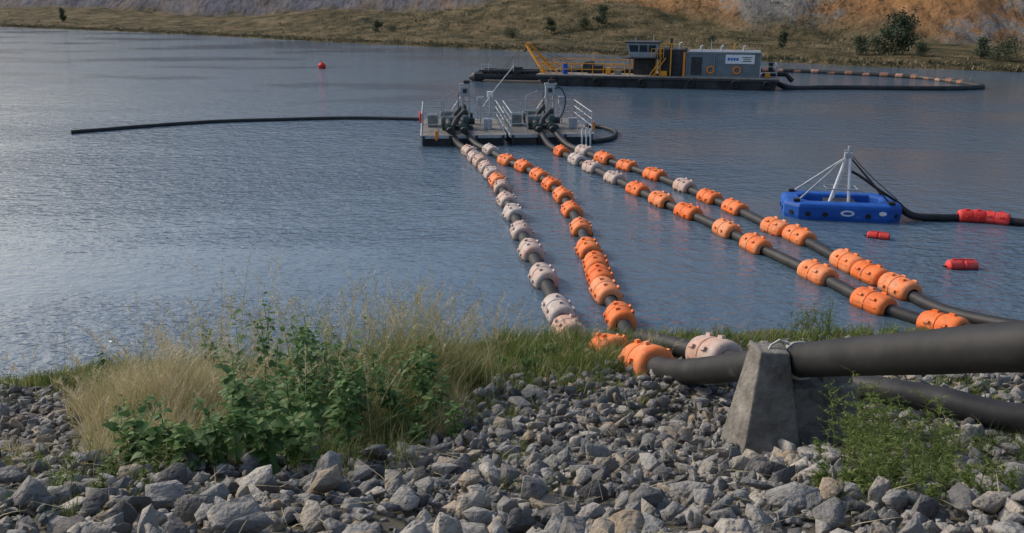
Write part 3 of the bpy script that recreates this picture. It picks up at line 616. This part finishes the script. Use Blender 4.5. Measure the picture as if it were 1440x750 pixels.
# ---------------------------------------------------------------- pump pontoon
e=empty('pump_pontoon',(-.45,47.6,0),R(5)); e.scale=(1.06,1,1)
def rail(mb,pts,h,z0,mat,r=.025,step=1.0,bars=(.5,1.0)):
    for a_,b_ in zip(pts[:-1],pts[1:]):
        a_=Vector(a_);b_=Vector(b_); L_=(b_-a_).length; n=max(1,round(L_/step))
        for i in range(n+1):
            p=a_.lerp(b_,i/n); mb.path([(p.x,p.y,z0),(p.x,p.y,z0+h)],r,mat,seg=6)
        for q in bars: mb.path([(a_.x,a_.y,z0+h*q),(b_.x,b_.y,z0+h*q)],r,mat,seg=6)
for di,x0 in enumerate((-4.1,.12)):
    mb=MB(); w_=3.95
    for k in range(3): mb.box((x0+.66+k*1.31,0,.12),(1.2,6.1,.62),'hullblack')
    mb.obj('float_tanks_%d'%(di+1),e,bevel=.05)
    mb=MB()
    for k in range(20): mb.box((x0+w_/2,-3.0+.155+k*.31,.49),(w_,.295,.07),'deck')
    mb.box((x0+w_/2,-3.09,.45),(w_+.06,.06,.16),'galv'); mb.box((x0-.035,0,.45),(.06,6.1,.16),'galv'); mb.box((x0+w_+.035,0,.45),(.06,6.1,.16),'galv')
    for k in range(4): mb.box((x0+.1+k*1.25,-3.13,.25),(.12,.06,.5),'charcoal')
    mb.obj('deck_%d'%(di+1),e)
    mb=MB(); rail(mb,[(x0+.05,-2.9,0),(x0+.05,2.9,0),(x0+w_-.05,2.9,0),(x0+w_-.05,-2.9,0)],1.05,.52,'galv',r=.026,bars=(.35,.68,1.0)); rail(mb,[(x0+.05,-2.95,0),(x0+.8,-2.95,0)],1.05,.52,'galv',r=.026)
    rail(mb,[(x0+3.2,-2.95,0),(x0+w_-.05,-2.95,0)],1.05,.52,'galv',r=.026)
    mb.obj('handrail_%d'%(di+1),e,smooth=True)
    mb=MB(); cx=x0+1.75
    for py,s_ in((-1.0,.9),(1.3,.85)):
        mb.box((cx,py,.62),(1.5,.8,.16),'charcoal')
        prof=[(-.62,.1),(-.6,.26),(-.35,.30),(.1,.30),(.14,.2),(.3,.2)]
        mb.path([(cx-.2+x,py,.95) for x,r in prof],[r*s_ for x,r in prof],'machine',seg=16)
        for q in np.linspace(-.55,.05,9): mb.path([(cx-.2+q,py,.95),(cx-.2+q+.02,py,.95)],.335*s_,'machine',seg=16)
        mb.path([(cx+.28,py,.95),(cx+.55,py,.95)],[.32,.32],'green',seg=20); mb.path([(cx+.55,py,.95),(cx+.85,py,.95)],.16,'charcoal',seg=14)
        mb.path(catmull([(cx+.42,py,1.2),(cx+.42,py-.1,1.45),(cx+.3,py-.6,1.5),(cx-.1,py-.9,1.1),(cx-.3,py-1.4,.75)],6),.11,'charcoal',seg=12)
        mb.path([(cx+.42,py,1.2),(cx+.42,py,1.26)],.19,'galv',seg=14)
    mb.path([(cx-.45,-1.8,.8),(cx-.4,-3.2,.75)],.15,'pipe',seg=14); mb.path([(cx+.25,-1.8,.8),(cx+.25,-3.2,.75)],.15,'pipe',seg=14)
    for q in(-2.1,-2.7): 
        mb.path([(cx-.43,q,.8),(cx-.43,q-.06,.8)],.22,'green',seg=14); mb.path([(cx+.25,q,.8),(cx+.25,q-.06,.8)],.22,'green',seg=14)
    mb.box((cx-1.2,.4,.85),(.5,.9,.6),'machine'); mb.box((cx+1.5,-.9,.8),(.4,.5,.5),'cabin')
    mb.obj('pump_set_%d'%(di+1),e,smooth=True)
    mb=MB(); gx=x0+2.2; gy=-.3
    mb.box((gx-.16,gy,1.65),(.10,.14,2.3),'galv'); mb.box((gx+.16,gy,1.65),(.10,.14,2.3),'galv'); mb.box((gx,gy,2.75),(.62,.18,.12),'galv')
    mb.box((gx-.05,gy-.2,2.42),(.46,.26,.5),'cabin'); mb.box((gx-.05,gy-.34,2.46),(.2,.03,.22),'charcoal'); mb.box((gx,gy,1.9),(.24,.08,.1),'galv')
    mb.box((gx+.05,gy-.02,2.9),(.3,.2,.16),'charcoal')
    mb.path([(gx+.18,gy+.1,2.3),(gx+.75,gy+.4,1.6)],.025,'galv',seg=6); mb.path([(gx-.2,gy,2.2),(gx-.7,gy-.3,1.5)],.025,'galv',seg=6)
    if di: mb.path(catmull([(gx+.2,gy,2.5),(gx+.5,gy-.2,2.55),(gx+.72,gy-.3,2.0),(gx+.6,gy-.4,1.3),(gx+.3,gy-.6,.9)],6),.03,'rubber',seg=6)
    mb.path(catmull([(gx-.2,gy,2.4),(gx-.33,gy-.1,2.3),(gx-.38,gy-.2,1.8),(gx-.3,gy-.4,1.2)],6),.02,'rubber',seg=6)
    mb.path([(gx-1.1,gy+1.2,.5),(gx-1.1,gy+1.2,2.0)],.035,'galv',seg=6); mb.path([(gx-1.1,gy+1.2,2.0),(gx-.5,gy+1.2,2.3)],.025,'galv',seg=6)
    mb.path([(gx+.8,gy+1.6,.5),(gx+.8,gy+1.6,1.9)],.04,'galv',seg=6); mb.box((gx+.8,gy+1.55,1.75),(.35,.2,.4),'cabin')
    mb.obj('control_column_%d'%(di+1),e)
mb=MB(); mb.path([(-1.0,.6,1.5),(-.3,1.4,2.4),(.7,2.3,3.5)],.025,'galv',seg=6)
mb.path([(-.6,1.2,.5),(-.6,1.2,2.0)],.05,'galv',seg=8); mb.box((-.6,1.2,2.1),(.3,.25,.3),'white')
mb.path([(4.2,-2.2,.6),(4.2,-2.2,1.0)],.10,'orangep',seg=10)
mb.path([(-3.4,-3.15,.3),(-3.4,-3.15,.75)],.07,'orangep',seg=8)
for x in(3.5,3.7,3.9): mb.path([(x,-3.25,.0),(x,-3.25,.8)],.045,'white',seg=8)
mb.obj('davit_and_fenders',e,smooth=True)
mb=MB(); an=np.linspace(0,6.283,19); mb.path([(-4.15,-1.2+.26*math.cos(a_),1.2+.26*math.sin(a_)) for a_ in an],.05,'red',seg=8,cap=False); mb.obj('life_ring',e,smooth=True)

# ---------------------------------------------------------------- dredge
e=empty('cutter_suction_dredge',(2.1,77.2,0),R(-14.5))
mb=MB()
mb.hexa([(0.9,0,-.4),(19.4,0,-.4),(19.4,6,-.4),(.9,6,-.4)],[(0,-.0,.82),(19.9,-.0,.82),(19.9,6,.82),(0,6,.82)],'hullblack')
mb.box((9.95,3,.88),(20.0,6.12,.09),'deck')
for x in np.arange(1,19.5,1.6): mb.box((x,-.05,.4),(.08,.1,.78),'hullblack')
mb.path([(0,-.06,.72),(19.9,-.06,.72)],.07,'charcoal',seg=8)
mb.obj('hull',e)
mb=MB()
for x in(1.5,5.2,9,13,16.5,19):
    an=np.linspace(0,6.283,15); mb.path([(x+.26*math.cos(a_),-.15,.42+.26*math.sin(a_)) for a_ in an],.09,'rubber',seg=7,cap=False)
mb.obj('tyre_fenders',e,smooth=True)
mb=MB()
for y in(2.0,3.9):
    mb.box((-2.9,y,.55),(6.2,.18,.28),'hullblack'); mb.box((-2.9,y,1.0),(5.6,.1,.1),'charcoal')
    for x in np.arange(-5.5,.2,.75): mb.path([(x,y,.6),(x+.37,y,1.0),(x+.75,y,.6)],.04,'charcoal',seg=5)
mb.box((-3.2,2.95,.35),(5.4,1.5,.3),'charcoal'); mb.path([(-6.9,2.95,.25),(-6.3,2.95,.35),(-5.6,2.95,.45)],[.15,.5,.4],'charcoal',seg=10)
mb.path([(-4.3,2.95,.85),(-3.1,2.95,.85)],.3,'charcoal',seg=12); mb.box((-2.4,2.95,1.0),(.7,.8,.6),'charcoal'); mb.path([(-6,2.95,.8),(3,2.95,1.0)],.14,'pipe',seg=10)
mb.path([(-2.6,2.2,.9),(-2.6,2.2,2.1)],.04,'galv',seg=6); mb.path([(-4.9,2.2,.9),(-4.9,2.2,1.6)],.04,'galv',seg=6); mb.path([(-5.6,2.4,.9),(-5.6,2.4,1.5),(-4.2,2.4,1.4)],.04,'galv',seg=6)
mb.obj('cutter_ladder',e,smooth=True)
mb=MB()
for y in(1.0,5.0):
    mb.path([(.5,y,.9),(-1.5,(y-3)*.35+3,3.25)],.12,'yellow',seg=8); mb.path([(1.9,y,.9),(-.2,(y-3)*.7+3,2.0)],.05,'yellow',seg=6)
    mb.path([(.1,y,1.35),(1.0,y,.95)],.05,'yellow',seg=6)
mb.path([(-1.5,2.2,3.25),(-1.5,3.8,3.25)],.15,'yellow',seg=8); mb.path([(-.6,1.7,2.2),(-.6,4.3,2.2)],.07,'yellow',seg=6)
mb.path([(-1.5,3,3.25),(-1.8,3,2.6)],.1,'charcoal',seg=8)
for y in(2.2,3.8): mb.path([(-1.5,y,3.25),(8,y,2.6)],.016,'rubber',seg=4); mb.path([(-1.6,y,3.2),(-3.8,y,1.0)],.02,'rubber',seg=4); mb.path([(-1.6,y,3.2),(4.4,y,1.0)],.016,'rubber',seg=4)
mb.obj('gantry',e,smooth=True)
mb=MB(); rail(mb,[(.3,.15,0),(7.5,.15,0)],.95,.92,'yellow',r=.035,step=.9); rail(mb,[(.3,5.85,0),(7.5,5.85,0)],.95,.92,'yellow',r=.035,step=.9); rail(mb,[(.3,.15,0),(.3,1.8,0)],.95,.92,'yellow',r=.028); rail(mb,[(18.4,.15,0),(19.7,.15,0),(19.7,5.8,0)],.95,.92,'galv',r=.028,step=.9); mb.obj('handrail',e,smooth=True)
mb=MB()
mb.path([(2.3,.8,.92),(2.3,.8,1.8)],.24,'bluep',seg=16); mb.path([(2.3,.8,1.8),(2.3,.8,1.85)],.2,'bluep',seg=16)
mb.box((4.6,3,1.25),(1.2,1.6,.65),'charcoal'); mb.path([(4.0,2.0,1.5),(4.0,4.0,1.5)],.4,'charcoal',seg=14); mb.path([(1.5,3.2,1.1),(8,3.2,1.1)],.2,'pipe',seg=10)
mb.box((5.9,1.6,1.2),(.4,.4,.5),'yellow'); mb.box((3.4,4.5,1.2),(.8,.6,.5),'galv'); mb.box((6.8,1.2,1.1),(.5,.4,.35),'machine')
mb.obj('deck_winches',e,smooth=True)
mb=MB()
for x in(7.8,10.0):
    for y in(1.0,3.6): mb.box((x,y,1.6),(.1,.1,1.4),'yellow')
mb.box((8.9,2.5,1.55),(1.7,1.8,1.25),'charcoal'); mb.box((8.9,2.3,2.34),(2.7,3.2,.1),'charcoal')
mb.hexa([(7.75,.9,2.40),(9.95,.9,2.40),(9.95,3.6,2.40),(7.75,3.6,2.40)],[(7.5,.7,3.55),(10.1,.7,3.55),(10.1,3.7,3.55),(7.5,3.7,3.55)],'cabin')
mb.box((8.8,2.2,3.61),(2.9,3.3,.1),'charcoal')
mb.hexa([(7.80,.80,2.85),(9.85,.80,2.85),(9.85,.86,2.85),(7.8,.86,2.85)],[(7.7,.685,3.4),(9.95,.685,3.4),(9.95,.75,3.4),(7.7,.75,3.4)],'glass')
for x in(8.5,9.25): mb.hexa([(x,.78,2.85),(x+.07,.78,2.85),(x+.07,.84,2.85),(x,.84,2.85)],[(x,.66,3.42),(x+.07,.66,3.42),(x+.07,.73,3.42),(x,.73,3.42)],'cabin')
mb.hexa([(7.61,1.1,2.85),(7.67,1.1,2.85),(7.67,3.4,2.85),(7.61,3.4,2.85)],[(7.50,1.1,3.4),(7.56,1.1,3.4),(7.56,3.4,3.4),(7.50,3.4,3.4)],'glass')
rail(mb,[(9.6,.55,0),(10.6,.55,0)],.75,2.38,'yellow',r=.028,step=.5); mb.box((8.95,.62,2.36),(3.4,.5,.06),'charcoal')
mb.path([(9.8,.4,.92),(10.8,.4,2.4)],.045,'yellow',seg=5); mb.path([(9.5,.4,.92),(10.5,.4,2.4)],.045,'yellow',seg=5)
mb.path([(9.6,2,3.6),(9.6,2,4.2)],.03,'galv',seg=5); mb.path([(8.0,3,3.6),(8.0,3,3.9)],.05,'galv',seg=5)
mb.obj('control_cabin',e)
mb=MB(); mb.box((11.3,2.8,2.0),(1.9,3.6,2.15),'charcoal'); mb.box((10.9,.85,2.1),(.8,.08,1.9),'hullblack'); 
for x in(10.35,11.2): mb.box((x,.7,2.25),(.1,.1,2.7),'yellow')
mb.box((10.8,.7,3.55),(1.0,.1,.09),'yellow'); mb.box((12.3,.62,1.9),(.17,.17,1.95),'orangep'); mb.path([(11,3,3.1),(11,3,3.9)],.12,'charcoal',seg=8); mb.box((10.7,.6,1.15),(.5,.3,.4),'yellow')
mb.path([(11.8,2,3.1),(11.8,2,3.5),(12.0,2,3.6)],.09,'galv',seg=8)
mb.obj('engine_block',e)
mb=MB(); x0,x1=12.5,18.35; mb.box(((x0+x1)/2,3.0,1.92),(x1-x0,4.4,1.98),'container')
for k in range(38):
    x=x0+.12+k*(x1-x0-.24)/37; 
    mb.box((x,.78,1.92),(.08,.045,1.75),'container')
for z in(.97,2.87): mb.box(((x0+x1)/2,.76,z),(x1-x0+.06,.12,.13),'container')
for x in(x0,x1,(x0+x1)/2-.7): mb.box((x,.75,1.92),(.12,.13,2.02),'container')
mb.box((13.3,.74,1.75),(.85,.05,1.5),'charcoal'); mb.box((18.38,2.5,1.8),(.03,1.4,1.5),'charcoal')
for x in(13.5,15.2,17.0): mb.path([(x,3,2.9),(x,3,3.25),(x+.15,3,3.3)],.1,'galv',seg=8)
mb.path([(14.4,1.2,2.9),(14.4,1.2,3.9)],.03,'galv',seg=5); mb.path([(16.2,4,2.9),(16.2,4,3.5)],.05,'yellow',seg=5)
mb.obj('machinery_container',e)
mb=MB(); mb.box((16.75,.69,2.38),(2.3,.03,.72),'white')
for k in range(4): mb.box((15.85+k*.23,.668,2.38),(.17,.012,.22),'bluep')
for k,(zz,l) in enumerate(((2.52,.8),(2.36,.6),(2.22,.7))): mb.box((17.3,.668,zz),(l,.012,.06),'charcoal')
mb.obj('company_sign',e)
mb=MB()
for x in(14.45,16.55): an=np.linspace(0,6.283,19); mb.path([(x+.27*math.cos(a_),.66,1.5+.27*math.sin(a_)) for a_ in an],.06,'orangep',seg=8,cap=False)
mb.obj('life_rings',e,smooth=True)
mb=MB(); mb.path([(18.6,3,1.0),(20.5,3,1.1),(21.0,2.6,.6)],.2,'pipe',seg=10); mb.box((19.0,1.2,1.15),(.4,.4,.4),'yellow'); mb.path([(19.3,4.8,.9),(19.3,4.8,1.9)],.2,'charcoal',seg=10); mb.obj('stern_pipework',e,smooth=True)

# ---------------------------------------------------------------- light, world, camera
SUN_AZ=-60; SUN_EL=34
w=bpy.data.worlds.new('World'); S.world=w; w.use_nodes=True; nt=w.node_tree
sky=nt.nodes.new('ShaderNodeTexSky'); sky.sky_type='NISHITA'; sky.sun_disc=False; sky.sun_elevation=R(SUN_EL); sky.sun_rotation=R(SUN_AZ); sky.dust_density=3.5; sky.air_density=1.2; sky.ozone_density=2.0
bg=nt.nodes['Background']; bg.inputs[1].default_value=.15; nt.links.new(sky.outputs[0],bg.inputs[0])
ld=bpy.data.lights.new('sun','SUN'); ld.energy=2.0; ld.angle=R(14); ld.color=(1,.93,.84); lo=bpy.data.objects.new('sun',ld); col.objects.link(lo)
d=Vector((math.sin(R(SUN_AZ))*math.cos(R(SUN_EL)),math.cos(R(SUN_AZ))*math.cos(R(SUN_EL)),math.sin(R(SUN_EL))))
lo.rotation_euler=d.to_track_quat('Z','Y').to_euler(); lo.location=(0,0,40)
cd=bpy.data.cameras.new('camera'); cd.sensor_width=36; cd.lens=31.175; cd.clip_end=3000; cd.clip_start=.05
co=bpy.data.objects.new('camera',cd); co.location=(0,0,7); co.rotation_euler=(R(90)-math.atan(375/1247),0,0); col.objects.link(co); S.camera=co
S.view_settings.view_transform='Standard'; S.view_settings.look='None'; S.view_settings.exposure=0
